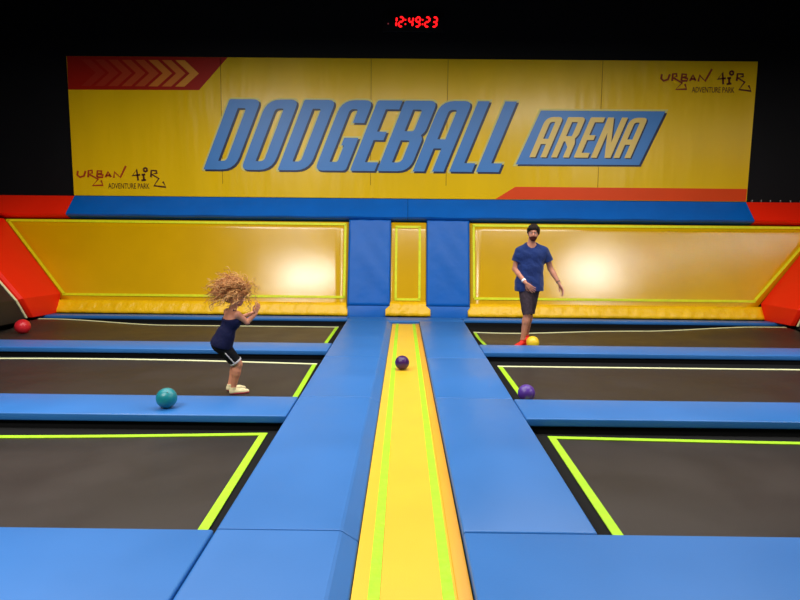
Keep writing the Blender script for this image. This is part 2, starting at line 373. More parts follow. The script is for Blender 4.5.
# side walls leaning outwards: black beds and red corner pads
def side(s, X0, kx, XB, ys4, label_bed, label_pad):
    """side plane x = X0 + kx*z above a short upright foot at x = XB"""
    zk = (XB-X0)/kx
    def SP(y, z, d=0):
        n = Vector((-s*1, 0, abs(kx))).normalized()
        if z < zk*.8: return (XB-s*d, y, z)
        if z < zk*1.2: n = (n+Vector((-s, 0, 0))).normalized()
        return (X0+kx*max(z, zk)+n.x*d, y, z+n.z*d)
    zt = 1.94
    seam = lambda z: 11.88+.235*z
    def edge(z): return float(np.interp(z, (0, zk, 1.0, 2.0), ys4))
    # red corner pad
    root = thing('corner_pad', (X0, 11.5, -.07), label_pad, 'wall pad', None); off = tuple(root.location)
    zz = [0.0, zk*.5, zk, .6, 1.0, 1.5, zt]
    v = []; f = []
    for z in zz:
        ys, ye = seam(z)+.02, edge(z)
        v += [SP(ys, z, -.05), SP(ys, z, .07), SP(ye+.03, z, .07), SP(ye, z, .015), SP(ye, z, -.05)]
    for i in range(len(zz)-1):
        for q in range(5): f.append([i*5+q, i*5+(q+1) % 5, (i+1)*5+(q+1) % 5, (i+1)*5+q])
    f.append(list(range(5))); f.append([5*(len(zz)-1)+q for q in range(5)][::-1])
    o = link('cover', me_from(v, f, off), RED, root)
    bv = o.modifiers.new('soft', 'BEVEL'); bv.width = .012; bv.segments = 2
    # black bed with border
    root = thing('wall_trampoline', (X0, 7.0, -.07), label_bed, 'trampoline'); off = tuple(root.location)
    def quad(name, ring, d0, d1, m):
        prism_obj(name, [SP(y, z, d0) for y, z in ring], [SP(y, z, d1) for y, z in ring], m, root, off)
    def sheet(name, ya, yb, za, zb, d0, d1, m):
        zs = sorted({za, zb, *[q for q in (zk*.5, zk, .7, 1.0, 1.5) if za < q < zb]}); v = []; f = []
        for z in zs: v += [SP(ya(z), z, d0), SP(yb(z), z, d0), SP(yb(z), z, d1), SP(ya(z), z, d1)]
        for i in range(len(zs)-1):
            for q in range(4): f.append([i*4+q, i*4+(q+1) % 4, i*4+4+(q+1) % 4, i*4+4+q])
        f.append([0, 1, 2, 3]); q = 4*len(zs)-4; f.append([q+3, q+2, q+1, q])
        link(name, me_from(v, f, off), m, root)
    g0, g1 = .03, .075
    sheet('spring_cover', lambda z: 2.0, lambda z: edge(z)-.004, -.07, zt, -.06, -.035, BLACKS)
    sheet('mat', lambda z: 2.2, lambda z: edge(z)-g1, -.05, 1.8, -.034, -.02, BLACKM)
    sheet('border_stripe', lambda z: edge(z)-g1, lambda z: edge(z)-g0, 0.0, 1.84, -.03, -.005, LIME_SHEEN)
    sheet('border_stripe', lambda z: 2.2, lambda z: edge(z)-g1, 1.79, 1.84, -.03, -.005, LIME_SHEEN)
side(-1, -7.0, -.875, -7.33, (11.03, 10.76, 10.80, 10.95), 'black leaning side wall trampoline at the left edge', 'red corner pad between the left yellow wall trampoline and the black side bed')
side(1, 7.30, .88, 7.575, (10.98, 10.80, 10.86, 11.0), 'black leaning side wall trampoline at the right edge', 'red corner pad between the right yellow wall trampoline and the black side bed')

# ------------------------------------------------------------------ flat print helpers
def fillet(pts, rs, seg=5):
    out = []; n = len(pts)
    for i in range(n):
        p = Vector(pts[i]); r = rs[i] if isinstance(rs, (list, tuple)) else rs
        if r < 1e-4: out.append(tuple(p)); continue
        a = Vector(pts[i-1]); b = Vector(pts[(i+1) % n]); da = (a-p); db = (b-p)
        t = min(r, da.length*.49, db.length*.49); A = p+da.normalized()*t; B = p+db.normalized()*t
        for k in range(seg+1):
            u = k/seg; q = A*(1-u)**2+p*2*u*(1-u)+B*u*u; out.append(tuple(q))
    return out
def offset(pts, d):
    """grow a counter-clockwise loop by d (hole loops are clockwise and shrink)"""
    n = len(pts); out = []
    for i in range(n):
        p0, p, p1 = Vector(pts[i-1]), Vector(pts[i]), Vector(pts[(i+1) % n])
        a, b = (p-p0), (p1-p)
        if a.length < 1e-7 or b.length < 1e-7: out.append(tuple(p)); continue
        a.normalize(); b.normalize(); na, nb = Vector((a.y, -a.x)), Vector((b.y, -b.x))
        m = na+nb
        if m.length < 1e-4: out.append(tuple(p)); continue
        m.normalize(); out.append(tuple(p+m*min(d/max(m.dot(na), .45), d*2.0) if d > 0 else p+m*max(d/max(m.dot(na), .45), d*2.0)))
    return out
def ccw(p, want=True):
    A = sum(p[i-1][0]*p[i][1]-p[i][0]*p[i-1][1] for i in range(len(p)))
    return p if (A > 0) == want else p[::-1]
def plate(name, loops, yf, th, m, parent, off, dx=0, dz=0, grow=0):
    """loops = [(corners, radii)]; first outer, others holes; world x,z; front face at y=yf; grown before rounding"""
    L = []
    for i, lp in enumerate(loops):
        pts, rs = lp if isinstance(lp, tuple) else (lp, 0)
        if not isinstance(rs, (list, tuple)): rs = [rs]*len(pts)
        if (ccw(list(pts), i == 0) != list(pts)): pts = list(pts)[::-1]; rs = list(rs)[::-1]
        if grow: pts = offset(pts, grow); rs = [max(0, (r+grow if i == 0 else r-grow)) if r else 0 for r in rs]
        L.append([(x+dx, z+dz) for x, z in fillet(pts, list(rs))])
    tris = tessellate_polygon([[Vector((x, z, 0)) for x, z in l] for l in L])
    flat = [p for l in L for p in l]; n = len(flat)
    v = [(x, yf, z) for x, z in flat]+[(x, yf+th, z) for x, z in flat]
    f = [list(t) for t in tris]+[[n+i for i in t[::-1]] for t in tris]
    s = 0
    for l in L:
        for i in range(len(l)):
            a, b = s+i, s+(i+1) % len(l); f.append([a, b, n+b, n+a])
        s += len(l)
    return link(name, me_from(v, f, off), m, parent)
def glyph(c, w, v, t):
    r, q = .13, .05
    if c == 'D': return [([(0, 0), (w, 0), (w, 1), (0, 1)], [.02, .2, .11, .03]), ([(v, t), (w-v, t), (w-v, 1-t), (v, 1-t)], [.0, .09, .03, 0])]
    if c == 'O': return [([(0, 0), (w, 0), (w, 1), (0, 1)], [.11, .2, .11, .2]), ([(v, t), (w-v, t), (w-v, 1-t), (v, 1-t)], [.0, .08, .03, .08])]
    if c == 'G': return [([(w, .68), (w, 1), (0, 1), (0, 0), (w, 0), (w, .47), (v+.075, .47), (v+.075, .36), (w-v, .36), (w-v, t), (v, t), (v, 1-t), (w-v, 1-t), (w-v, .68)], [0, .11, .2, .11, .05, 0, 0, 0, 0, .03, 0, .08, .03, 0])]
    if c == 'E': return [([(0, 0), (w, 0), (w, t), (v, t), (v, .44), (w-.05, .44), (w-.05, .56), (v, .56), (v, 1-t), (w, 1-t), (w, 1), (0, 1)], [.03]+[0]*10+[.04])]
    if c == 'B': return [([(0, 0), (w, 0), (w, .46), (w-.04, .515), (w, .57), (w, 1), (0, 1)], [.02, .18, .05, 0, .05, .11, .03]), ([(v, t), (w-v, t), (w-v, .44), (v, .44)], [0, .08, .04, 0]), ([(v, .57), (w-v, .57), (w-v, 1-t), (v, 1-t)], [0, .04, .04, 0])]
    if c == 'A': return [([(0, 0), (v, 0), (v, .33), (w-v, .33), (w-v, 0), (w, 0), (w, 1), (0, 1)], [0, 0, 0, 0, 0, 0, .11, .2]), ([(v, .46), (w-v, .46), (w-v, 1-t), (v, 1-t)], [0, 0, .03, .07])]
    if c == 'R': return [([(0, 0), (v, 0), (v, .40), (v+.04, .40), (w-v, .26), (w-v, 0), (w, 0), (w, .36), (w-.05, .47), (w, .57), (w, 1), (0, 1)], [0]*7+[.04, 0, .05, .11, .02]), ([(v, .53), (w-v, .53), (w-v, 1-t), (v, 1-t)], [0, .03, .03, 0])]
    if c == 'N': return [([(0, 0), (v, 0), (v, .62), (w-v, 0), (w, 0), (w, 1), (w-v, 1), (w-v, .38), (v, 1), (0, 1)], 0)]
    if c == 'L': return [([(0, 0), (w, 0), (w, t), (v, t), (v, 1), (0, 1)], [.02]+[0]*5)]
def letter_loops(c, x, z, h, w, v, t, sh):
    out = []
    for pts, rs in glyph(c, w, v, t):
        if not isinstance(rs, (list, tuple)): rs = [rs]*len(pts)
        out.append(([(x+(px+sh*py)*h, z+py*h) for px, py in pts], [r*h for r in rs]))
    return out

# ------------------------------------------------------------------ banner
ban = thing('banner', (.1, 12.68, 2.5), 'huge yellow wall banner printed with large blue italic letters', 'banner'); bo = tuple(ban.location)
BX0, BX1, BZ0, BZ1 = -7.29, 7.52, 2.51, 5.47
BF = 12.65
prism_obj('panel', [(BX0+.02, 12.71, BZ0), (BX1-.05, 12.71, BZ0), (BX1-.0, 12.71, BZ1), (BX0-.02, 12.71, BZ1)],
          [(BX0+.02, BF, BZ0), (BX1-.05, BF, BZ0), (BX1-.0, BF, BZ1), (BX0-.02, BF, BZ1)], BANY, ban, bo)
def bplate(name, loops, layer, m, **kw): return plate(name, loops, BF-.003*layer, .0035, m, kw.pop('parent', ban), bo, **kw)
bplate('corner_band', [[(-7.30, 5.468), (-3.83, 5.468), (-4.464, 4.78), (-7.298, 4.768)]], 1, BANR)
bplate('corner_band', [[(1.99, 2.515), (2.418, 2.785), (7.465, 2.785), (7.455, 2.515)]], 1, BANO)
for x in (-3.988, -.746, .904, 4.215): bplate('seam', [[(x-.006, 2.79), (x+.006, 2.79), (x+.006, 5.46), (x-.006, 5.46)]], 1, SEAM)
for i in range(8):      # chevrons printed paler towards the right
    tx = -4.456-.29*i; t = [1, .72, .78, .4, .34, .24, .14, .07][i]
    col = tuple(int(a*(1-t)+b*t) for a, b in zip((176, 32, 16), (232, 150, 40)))
    m = mat('chevron_print_%d' % i, col, .4, .5, .05, 1)
    bplate('chevron', [[(tx, 5.126), (tx-.30, 5.40), (tx-.30-.2, 5.40), (tx-.2, 5.126), (tx-.32-.2, 4.85), (tx-.32, 4.85)]], 2, m)
sh = .40
for c, x, wd in (('D', -4.403, .455), ('O', -3.585, .455), ('D', -2.78, .455), ('G', -1.97, .45), ('E', -1.20, .36), ('B', -.61, .47), ('A', .17, .45), ('L', .965, .33), ('L', 1.55, .33)):
    lp = letter_loops(c, x, 3.095, 1.5, wd, .168, .125, sh)
    f = bplate('letter', lp, 4, PBLUE)
    bplate('drop_shadow', lp, 3, PNAVY, parent=f, dx=.035, dz=-.032, grow=.006)
    bplate('outline', lp, 2, PPALE, parent=f, grow=.036)
bx = [(2.922, 4.41), (5.60, 4.415), (5.09, 3.275), (2.411, 3.265)]
f = bplate('nameplate', [bx], 4, PBLUE)
bplate('drop_shadow', [bx], 3, PNAVY, parent=f, dx=.04, dz=-.035)
bplate('outline', [bx], 2, PPALE, parent=f, grow=.04)
for c, x, wd in (('A', 2.70, .43), ('R', 3.17, .45), ('E', 3.66, .36), ('N', 4.03, .50), ('A', 4.52, .43)):
    lp = letter_loops(c, x, 3.42, .855, wd, .15, .12, .40)
    f = bplate('letter', lp, 6, PCREAM)
    bplate('drop_shadow', lp, 5, PNAVY, parent=f, dx=.028, dz=-.022)
def ribbon(name, lines, ox, oz, m, wd=.042, layer=2):
    """brush-style lettering; coordinates of each stroke in a 800x338 sheet, y down"""
    v = []; f = []; k = .0222/6.154
    for ln in lines:
        P = [Vector((ox+a*k, oz-b*k)) for a, b in ln]
        Lf, Rt = [], []
        for i, p in enumerate(P):
            d = (P[min(i+1, len(P)-1)]-P[max(i-1, 0)]).normalized(); nn = Vector((-d.y, d.x))*wd/2
            Lf.append(p+nn); Rt.append(p-nn)
        b0 = len(v)
        for yy in (BF-.003*layer, BF-.003*layer+.0035):
            for a, b in zip(Lf, Rt): v += [(a.x, yy, a.y), (b.x, yy, b.y)]
        n = len(P)*2
        for i in range(len(P)-1):
            q = b0+2*i
            f += [[q, q+2, q+3, q+1], [n+q, n+q+1, n+q+3, n+q+2], [q, n+q, n+q+2, q+2], [q+1, q+3, n+q+3, n+q+1]]
        f += [[b0, b0+1, b0+n+1, b0+n], [b0+n-2, b0+2*n-2, b0+2*n-1, b0+n-1]]
    return link(name, me_from(v, f, bo), m, ban)
URB = [[(118, 130), (114, 155), (130, 168), (155, 160), (165, 130)],
       [(180, 168), (183, 128), (205, 127), (206, 142), (187, 150), (240, 180), (205, 217), (268, 215), (257, 186)],
       [(234, 167), (238, 128), (264, 131), (262, 144), (240, 147), (272, 154), (268, 167), (235, 168)],
       [(285, 167), (302, 134), (320, 166)], [(291, 156), (315, 156)],
       [(336, 170), (341, 135), (376, 167), (412, 98)]]
AIR = [[(484, 185), (476, 118), (450, 156), (497, 150)], [(506, 150), (528, 148)], [(517, 149), (519, 180)], [(504, 184), (532, 180)],
       [(530+11*math.cos(a*.785), 120+11*math.sin(a*.785)) for a in range(9)],
       [(562, 165), (566, 124), (598, 126), (600, 139), (568, 147), (610, 172), (580, 215), (652, 223), (634, 190)]]
def small_text(name, s, x0, x1, z0, z1, m):
    cu = bpy.data.curves.new('type', 'FONT'); cu.body = s; cu.extrude = .002; cu.resolution_u = 3
    t = bpy.data.objects.new('type', cu); COL.objects.link(t)
    dg = bpy.context.evaluated_depsgraph_get(); me = bpy.data.meshes.new_from_object(t.evaluated_get(dg))
    bpy.data.objects.remove(t)
    xs = [q.co.x for q in me.vertices]; ys = [q.co.y for q in me.vertices]; a, b, c, d = min(xs), max(xs), min(ys), max(ys)
    for q in me.vertices:
        x = x0+(q.co.x-a)/(b-a)*(x1-x0); z = z0+(q.co.y-c)/(d-c)*(z1-z0); y = BF-.0065+q.co.z*-1
        q.co = (x-bo[0], y-bo[1], z-bo[2])
    me.materials.clear()
    return link(name, me, m, ban)
ox0, oz0 = -7.163-118*.0222/6.154, 3.041+130*.0222/6.154
R2 = mat('print_faded_red', (150, 48, 20), .45, .4, .05, 1)
R3 = mat('print_dark_red', (96, 20, 14), .45, .4, .05, 1)
for ox, oz, m1, m2 in ((ox0, oz0, PBRICK, PBROWN), (ox0+12.65, oz0+2.15, R2, R3)):
    ribbon('logo_lettering', URB, ox, oz, m1); ribbon('logo_lettering', AIR, ox, oz, m2)
    kk = .0222/6.154
    small_text('logo_small_print', 'ADVENTURE PARK', ox+300*kk, ox+552*kk, oz-234*kk, oz-202*kk, m2)

# ------------------------------------------------------------------ clock
clk = thing('digital_clock', (.18, 12.715, 6.08), 'red digital clock reading 12:49:23 high on the black wall', 'clock'); ko = tuple(clk.location)
box('housing', -.50, .80, 12.66, 12.715, 6.03, 6.43, mat('clock_black', (6, 6, 7), .5, .3), clk, ko, .01)
RL = mat('red_led', (255, 20, 24), .5, .5, emit=2.6)
SEG = {'a': ((0, 1), (1, 1)), 'b': ((1, 1), (1, .5)), 'c': ((1, .5), (1, 0)), 'd': ((0, 0), (1, 0)), 'e': ((0, 0), (0, .5)), 'f': ((0, .5), (0, 1)), 'g': ((0, .5), (1, .5))}
NUM = {'1': 'bc', '2': 'abged', '3': 'abgcd', '4': 'fgbc', '9': 'abcdfg'}
def digit(ch, cx):
    h, wd, t = .19, .085, .036; z0 = 6.137+.0005; v = []; f = []
    for s in NUM[ch]:
        (a, b), (c, d) = SEG[s]
        P = Vector((cx+(a-.5)*wd+.05*b*0.4, z0+b*h)); Q = Vector((cx+(c-.5)*wd+.05*d*0.4, z0+d*h))
        u = (Q-P).normalized(); nn = Vector((-u.y, u.x))*t/2; P2, Q2 = P+u*.006, Q-u*.006
        ring = [P2, P2+u*t/2+nn, Q2-u*t/2+nn, Q2, Q2-u*t/2-nn, P2+u*t/2-nn]
        b0 = len(v); v += [(p.x, 12.652, p.y) for p in ring]+[(p.x, 12.662, p.y) for p in ring]
        f += [[b0+i for i in range(6)], [b0+6+i for i in range(6)][::-1]]+[[b0+i, b0+(i+1) % 6, b0+6+(i+1) % 6, b0+6+i] for i in range(6)]
    link('digit', me_from(v, f, ko), RL, clk)
for ch, cx in (('1', -.265), ('2', -.125), ('4', .085), ('9', .235), ('2', .435), ('3', .595)): digit(ch, cx)
for cx in (-.03, .335):
    for z in (6.185, 6.275): box('colon_dot', cx-.014+.01, cx+.014+.01, 12.652, 12.662, z-.014, z+.014, RL, clk, ko)
box('indicator_light', -.40, -.375, 12.652, 12.662, 6.18, 6.205, mat('dim_red_led', (150, 60, 70), .5, .5, emit=.5), clk, ko)

# ------------------------------------------------------------------ balls
def ball(x, y, z, r, rgb, label, rough=.32):
    me = bpy.data.meshes.new('ball'); bm = bmesh.new(); bmesh.ops.create_icosphere(bm, subdivisions=4, radius=r)
    for q in bm.verts:                       # moulded rubber seams
        n = q.co.normalized(); d = min(abs(n.x*.8+n.z*.6), abs(n.y))
        if d < .03: q.co *= .992
    bm.to_mesh(me); bm.free()
    root = thing('ball', (x, y, z), label, 'ball', 'dodgeballs on the court')
    m = mat('rubber_%d_%d_%d' % rgb, rgb, rough, .5, .05, 8, .05, 9, .4, 300)
    o = link('shell', me, m, root, True); o.location = (0, 0, r)
    bm = bmesh.new(); bmesh.ops.create_cone(bm, cap_ends=True, segments=12, radius1=.006, radius2=.005, depth=.004)
    me = bpy.data.meshes.new('valve'); bm.to_mesh(me); bm.free()
    vv = link('valve', me, mat('valve_black', (15, 15, 15)), root); n = Vector((.35, -.6, .72)).normalized()
    vv.location = Vector((0, 0, r))+n*r; vv.rotation_euler = n.to_track_quat('Z', 'Y').to_euler()
    return root
ball(-.008, 6.9, -.052, .088, (62, 26, 92), 'dark purple ball alone on the yellow lane', .22)
ball(1.275, 5.76, -.12, .088, (88, 52, 150), 'violet ball in the corner of the middle right trampoline')
ball(-6.63, 9.80, -.12, .125, (206, 32, 44), 'red ball at the far left, beside the red corner pad')
ball(-2.10, 4.96, 0, .09, (20, 128, 138), 'teal ball on the blue cross pad in front of the girl')

# ------------------------------------------------------------------ distance-field modelling of figures
class Field:
    def __init__(s, lo, hi, h):
        s.lo = np.array(lo, float); s.h = h; s.n = np.ceil((np.array(hi)-s.lo)/h).astype(int)+1
        s.F = np.full(tuple(s.n), .2, np.float32)
    def sub(s, lo, hi):
        a = np.clip(np.floor((np.array(lo)-s.lo)/s.h).astype(int), 0, s.n-1); b = np.clip(np.ceil((np.array(hi)-s.lo)/s.h).astype(int)+1, 1, s.n)
        ax = [s.lo[i]+s.h*np.arange(a[i], b[i]) for i in range(3)]
        return tuple(slice(a[i], b[i]) for i in range(3)), np.meshgrid(*ax, indexing='ij', sparse=True)
    def put(s, d, sl, k):
        F = s.F[sl]
        if k > 0:
            hh = np.clip(.5+.5*(F-d)/k, 0, 1); s.F[sl] = F*(1-hh)+d*hh-k*hh*(1-hh)
        else: s.F[sl] = np.minimum(F, d)
    def cap(s, a, b, ra, rb, k=.02, clips=(), squash=None, cut=False):
        a = np.array(a, float); b = np.array(b, float); R_ = max(ra, rb)*(1.6 if squash else 1)+k*2+.04
        sl, (X, Y, Z) = s.sub(np.minimum(a, b)-R_, np.maximum(a, b)+R_)
        ab = b-a; L2 = max(ab@ab, 1e-9)
        px, py, pz = X-a[0], Y-a[1], Z-a[2]
        t = np.clip((px*ab[0]+py*ab[1]+pz*ab[2])/L2, 0, 1)
        dx, dy, dz = px-t*ab[0], py-t*ab[1], pz-t*ab[2]
        if squash is not None:      # direction that is thinned, and factor
            q, fac = np.array(squash[0], float), squash[1]; q /= np.linalg.norm(q)
            dt = dx*q[0]+dy*q[1]+dz*q[2]; e = (1/fac-1)
            dx, dy, dz = dx+q[0]*dt*e, dy+q[1]*dt*e, dz+q[2]*dt*e
        d = np.sqrt(dx*dx+dy*dy+dz*dz)-(ra+(rb-ra)*t)
        if squash is not None: d = d*squash[1]**.5
        for p, n in clips:
            p = np.array(p, float); n = np.array(n, float); n /= np.linalg.norm(n)
            d = np.maximum(d, (X-p[0])*n[0]+(Y-p[1])*n[1]+(Z-p[2])*n[2])
        d = d.astype(np.float32)
        if cut: s.F[sl] = np.maximum(s.F[sl], -d)
        else: s.put(d, sl, k)
        return s
    def ell(s, c, r, M=None, k=.02, cut=False, clips=()):
        c = np.array(c, float); r = np.array(r, float); R_ = r.max()+k*2+.03
        sl, (X, Y, Z) = s.sub(c-R_, c+R_)
        x, y, z = X-c[0], Y-c[1], Z-c[2]
        if M is not None: x, y, z = (M[0][i]*x+M[1][i]*y+M[2][i]*z for i in range(3))   # M columns = local axes
        k0 = np.sqrt((x/r[0])**2+(y/r[1])**2+(z/r[2])**2); k1 = np.sqrt((x/r[0]**2)**2+(y/r[1]**2)**2+(z/r[2]**2)**2)+1e-9
        d = (k0*(k0-1)/k1)
        for p, n in clips:
            p = np.array(p, float); n = np.array(n, float); n /= np.linalg.norm(n)
            d = np.maximum(d, (X-p[0])*n[0]+(Y-p[1])*n[1]+(Z-p[2])*n[2])
        d = d.astype(np.float32)
        if cut: s.F[sl] = np.maximum(s.F[sl], -d)
        else: s.put(d, sl, k)
        return s
    def clip(s, p, n):
        sl, (X, Y, Z) = s.sub(s.lo, s.lo+s.h*s.n)
        n = np.array(n, float); n /= np.linalg.norm(n)
        s.F = np.maximum(s.F, ((X-p[0])*n[0]+(Y-p[1])*n[1]+(Z-p[2])*n[2]).astype(np.float32)); return s
    def wrinkle(s, amp, fr, seed=0, dirs=4):
        r = np.random.default_rng(seed); sl, (X, Y, Z) = s.sub(s.lo, s.lo+s.h*s.n); W = 0
        for i in range(dirs):
            v = r.normal(size=3); v /= np.linalg.norm(v); v *= fr*r.uniform(.6, 1.5); W = W+np.sin(X*v[0]+Y*v[1]+Z*v[2]+r.uniform(0, 6))
        s.F = s.F+(amp/dirs*W).astype(np.float32); return s
    def mesh(s, name, m, parent, off):
        F = s.F; F[0], F[-1], F[:, 0], F[:, -1], F[:, :, 0], F[:, :, -1] = 1, 1, 1, 1, 1, 1
        I = F < 0; c = [I[x:I.shape[0]-1+x, y:I.shape[1]-1+y, z:I.shape[2]-1+z] for x in (0, 1) for y in (0, 1) for z in (0, 1)]
        al = c[0].copy(); an = c[0].copy()
        for q in c[1:]: al &= q; an |= q
        act = an & ~al; idx = np.argwhere(act); N = len(idx)
        cr = np.array([(x, y, z) for x in (0, 1) for y in (0, 1) for z in (0, 1)])
        V = np.stack([F[idx[:, 0]+o[0], idx[:, 1]+o[1], idx[:, 2]+o[2]] for o in cr], 1)
        S = np.zeros((N, 3)); K = np.zeros(N)
        for i in range(8):
            for j in range(i+1, 8):
                if np.abs(cr[i]-cr[j]).sum() != 1: continue
                x = (V[:, i] < 0) != (V[:, j] < 0); t = np.where(x, V[:, i]/(V[:, i]-V[:, j]+1e-12), 0)
                S += np.where(x[:, None], cr[i]+t[:, None]*(cr[j]-cr[i]), 0); K += x
        P = (idx+S/K[:, None])*s.h+s.lo-np.array(off)
        ID = np.full(act.shape, -1, np.int64); ID[tuple(idx.T)] = np.arange(N)
        Q = []
        for ax in range(3):
            u, v = [(1, 2), (2, 0), (0, 1)][ax]
            A = np.moveaxis(I, ax, 0); e = np.moveaxis(A[:-1] != A[1:], 0, ax)
            w_ = np.argwhere(e); w_ = w_[(w_[:, u] > 0) & (w_[:, v] > 0)]
            st = I[tuple(w_.T)]
            def g(du, dv):
                q = w_.copy(); q[:, u] -= du; q[:, v] -= dv; return ID[tuple(q.T)]
            quad = np.stack([g(1, 1), g(0, 1), g(0, 0), g(1, 0)], 1); quad[~st] = quad[~st][:, ::-1]; Q.append(quad)
        Q = np.concatenate(Q); Q = Q[(Q >= 0).all(1)]
        me = bpy.data.meshes.new(name); me.vertices.add(N); me.vertices.foreach_set('co', P.astype(np.float32).ravel())
        me.loops.add(len(Q)*4); me.loops.foreach_set('vertex_index', Q.ravel().astype(np.int32))
        me.polygons.add(len(Q)); me.polygons.foreach_set('loop_start', np.arange(0, len(Q)*4, 4, dtype=np.int32))
        me.update(calc_edges=True); me.validate()
        o = link(name, me, m, parent, True)
        return o
def V3(*a): return np.array(a, float)
def nrm(v): v = np.array(v, float); return v/np.linalg.norm(v)
def hand(F, wrist, d, back, side, sc=1.0, curl=.35):
    """d finger direction, back = back-of-hand normal, side=+-1 which side the thumb is on (along d x back)"""
    d = nrm(d); back = np.array(back, float); back = nrm(back-d*(back@d)); lat = np.cross(d, back)*side
    wrist = np.array(wrist, float)
    kn = [wrist+d*(.088-.004*abs(i-1))*sc+lat*(.028-.019*i)*sc for i in range(4)]
    for i, kp in enumerate(kn): F.cap(wrist+lat*(.012-.008*i)*sc+d*.012*sc, kp, .0135*sc, .0112*sc, .008)
    for i, kp in enumerate(kn):
        L = [.044, .049, .046, .036][i]*sc; p = kp; ang = curl*.5; sp = (1.2-i)*.10
        for s_ in range(3):
            dd = nrm(d*math.cos(ang)-back*math.sin(ang)+lat*sp); q = p+dd*L*[1, .62, .5][s_]
            F.cap(p, q, (.0092-.0008*s_)*sc, (.0086-.0008*s_)*sc, .0025); p = q; ang += curl
    tb = wrist+lat*.02*sc+d*.025*sc; t1 = tb+nrm(lat*.8+d*.75-back*.25)*.042*sc; t2 = t1+nrm(lat*.35+d-back*.3)*.032*sc; t3 = t2+nrm(d-back*.35)*.024*sc
    F.cap(tb, t1, .0135*sc, .0108*sc, .006).cap(t1, t2, .0105*sc, .0095*sc, .002).cap(t2, t3, .0095*sc, .008*sc, .002)
def head(F, c, fwd, up, r, sc=1.0, child=False):
    """c centre of the head, fwd face direction"""
    f = nrm(fwd); up = np.array(up, float); up = nrm(up-f*(up@f)); rt = np.cross(f, up)
    P = lambda a, b, e: np.array(c)+rt*a*sc+f*b*sc+up*e*sc
    M = np.stack([rt, f, up], 1)
    F.ell(P(0, -.012, .022), np.array((.078, .096, .092))*sc, M, .01)
    F.ell(P(0, .018, -.035), np.array((.062, .070, .078))*sc, M, .025)
    F.ell(P(0, .052, -.088), np.array((.026, .026, .022))*sc, M, .025)
    for s_ in (-1, 1):
        F.ell(P(.036*s_, .060, -.032), np.array((.022, .02, .022))*sc, M, .02)      # cheeks
        F.ell(P(.076*s_, -.008, -.006), np.array((.009, .018, .031))*sc, M, .006)  # ears
        F.ell(P(.031*s_, .096, .008), np.array((.017, .014, .012))*sc, M, 0, cut=True)  # sockets
    F.cap(P(-.03, .082, .028), P(.03, .082, .028), .010*sc, .010*sc, .012)            # brow
    F.cap(P(0, .084, .012), P(0, .104, -.022), .008*sc, .012*sc, .008)                # nose
    F.ell(P(0, .098, -.028), np.array((.015, .01, .008))*sc, M, .006)
    return P, M
def sphere(name, c, r, m, parent, off, sc=(1, 1, 1), M=None):
    bm = bmesh.new(); bmesh.ops.create_uvsphere(bm, u_segments=20, v_segments=12, radius=r)
    T = Matrix(M.tolist()) if M is not None else Matrix.Identity(3)
    for q in bm.verts: q.co = T @ Vector((q.co.x*sc[0], q.co.y*sc[1], q.co.z*sc[2])) + Vector([c[i]-off[i] for i in range(3)])
    me = bpy.data.meshes.new(name); bm.to_mesh(me); bm.free(); return link(name, me, m, parent, True)
def face(P, M, parent, off, sc, iris, lip):
    for s_ in (-1, 1):
        e = sphere('eye', P(.031*s_, .0745, .007), .0115*sc, mat('eye_white', (200, 188, 180), .3), parent, off)
        sphere('iris', P(.031*s_, .0835, .006), .0058*sc, iris, e, off)
    sphere('mouth', P(0, .082, -.058), .02*sc, lip, parent, off, (1.1, .5, .32), M)
    return
def bracelet(name, a, b, r, m, parent, off):
    F = Field(np.minimum(a, b)-r-.02, np.maximum(a, b)+r+.02, .003)
    a = np.array(a); b = np.array(b); F.cap(a-(b-a), b+(b-a), r, r, 0, clips=((a, a-b), (b, b-a)))
    return F.mesh(name, m, parent, off)
H = .0055

# ------------------------------------------------------------------ man
MR = (1.97, 9.03, -.155)
man = thing('person', MR, 'man in a blue t-shirt and dark shorts walking on the far right trampoline', 'person'); man_o = MR
F = Field((1.6, 8.62, -.2), (2.68, 9.46, 1.86), H)
up = V3(0, 0, 1)
hc = V3(2.03, 9.03, 1.69)
P, M = head(F, hc, (-.22, -1, -.16), (0, -.1, 1), 1, 1.06)
F.cap((2.02, 9.065, 1.60), (2.01, 9.09, 1.47), .055, .060, .02)
F.cap((1.97, 9.09, 1.47), (2.06, 9.09, 1.475), .045, .045, .05)
Lsh, Rsh = V3(1.815, 9.08, 1.405), V3(2.235, 9.08, 1.415)
F.cap((1.92, 9.09, 1.33), (2.12, 9.09, 1.335), .117, .117, .05, squash=((0, 1, 0), .85))
F.cap((1.95, 9.09, 1.14), (2.07, 9.09, 1.14), .115, .115, .07, squash=((0, 1, 0), .85))
F.cap((1.945, 9.09, .93), (2.065, 9.09, .93), .12, .12, .07, squash=((0, 1, 0), .9))
Lel, Lwr = V3(1.772, 9.10, 1.12), V3(1.905, 8.92, .915)
Rel, Rwr = V3(2.345, 9.14, 1.13), V3(2.455, 9.03, .91)
for s_, e_, w_ in ((Lsh, Lel, Lwr), (Rsh, Rel, Rwr)):
    F.cap(s_, e_, .050, .042, .04); F.cap(e_, e_+(w_-e_)*.35, .043, .044, .02); F.cap(e_+(w_-e_)*.3, w_, .043, .027, .015)
    F.cap(w_-(w_-e_)*.06, w_+(w_-e_)*.06, .026, .024, .01)
for tx, tz in ((1.85, 1.425), (2.19, 1.432)): F.cap((2.02+(tx-2.02)*.2, 9.09, 1.49), (tx, 9.08, tz), .035, .045, .04)
hand(F, Lwr+nrm(Lwr-Lel)*.012, (.75, -.25, -.75), (-.4, -.85, .0), 1, 1.12, .4)
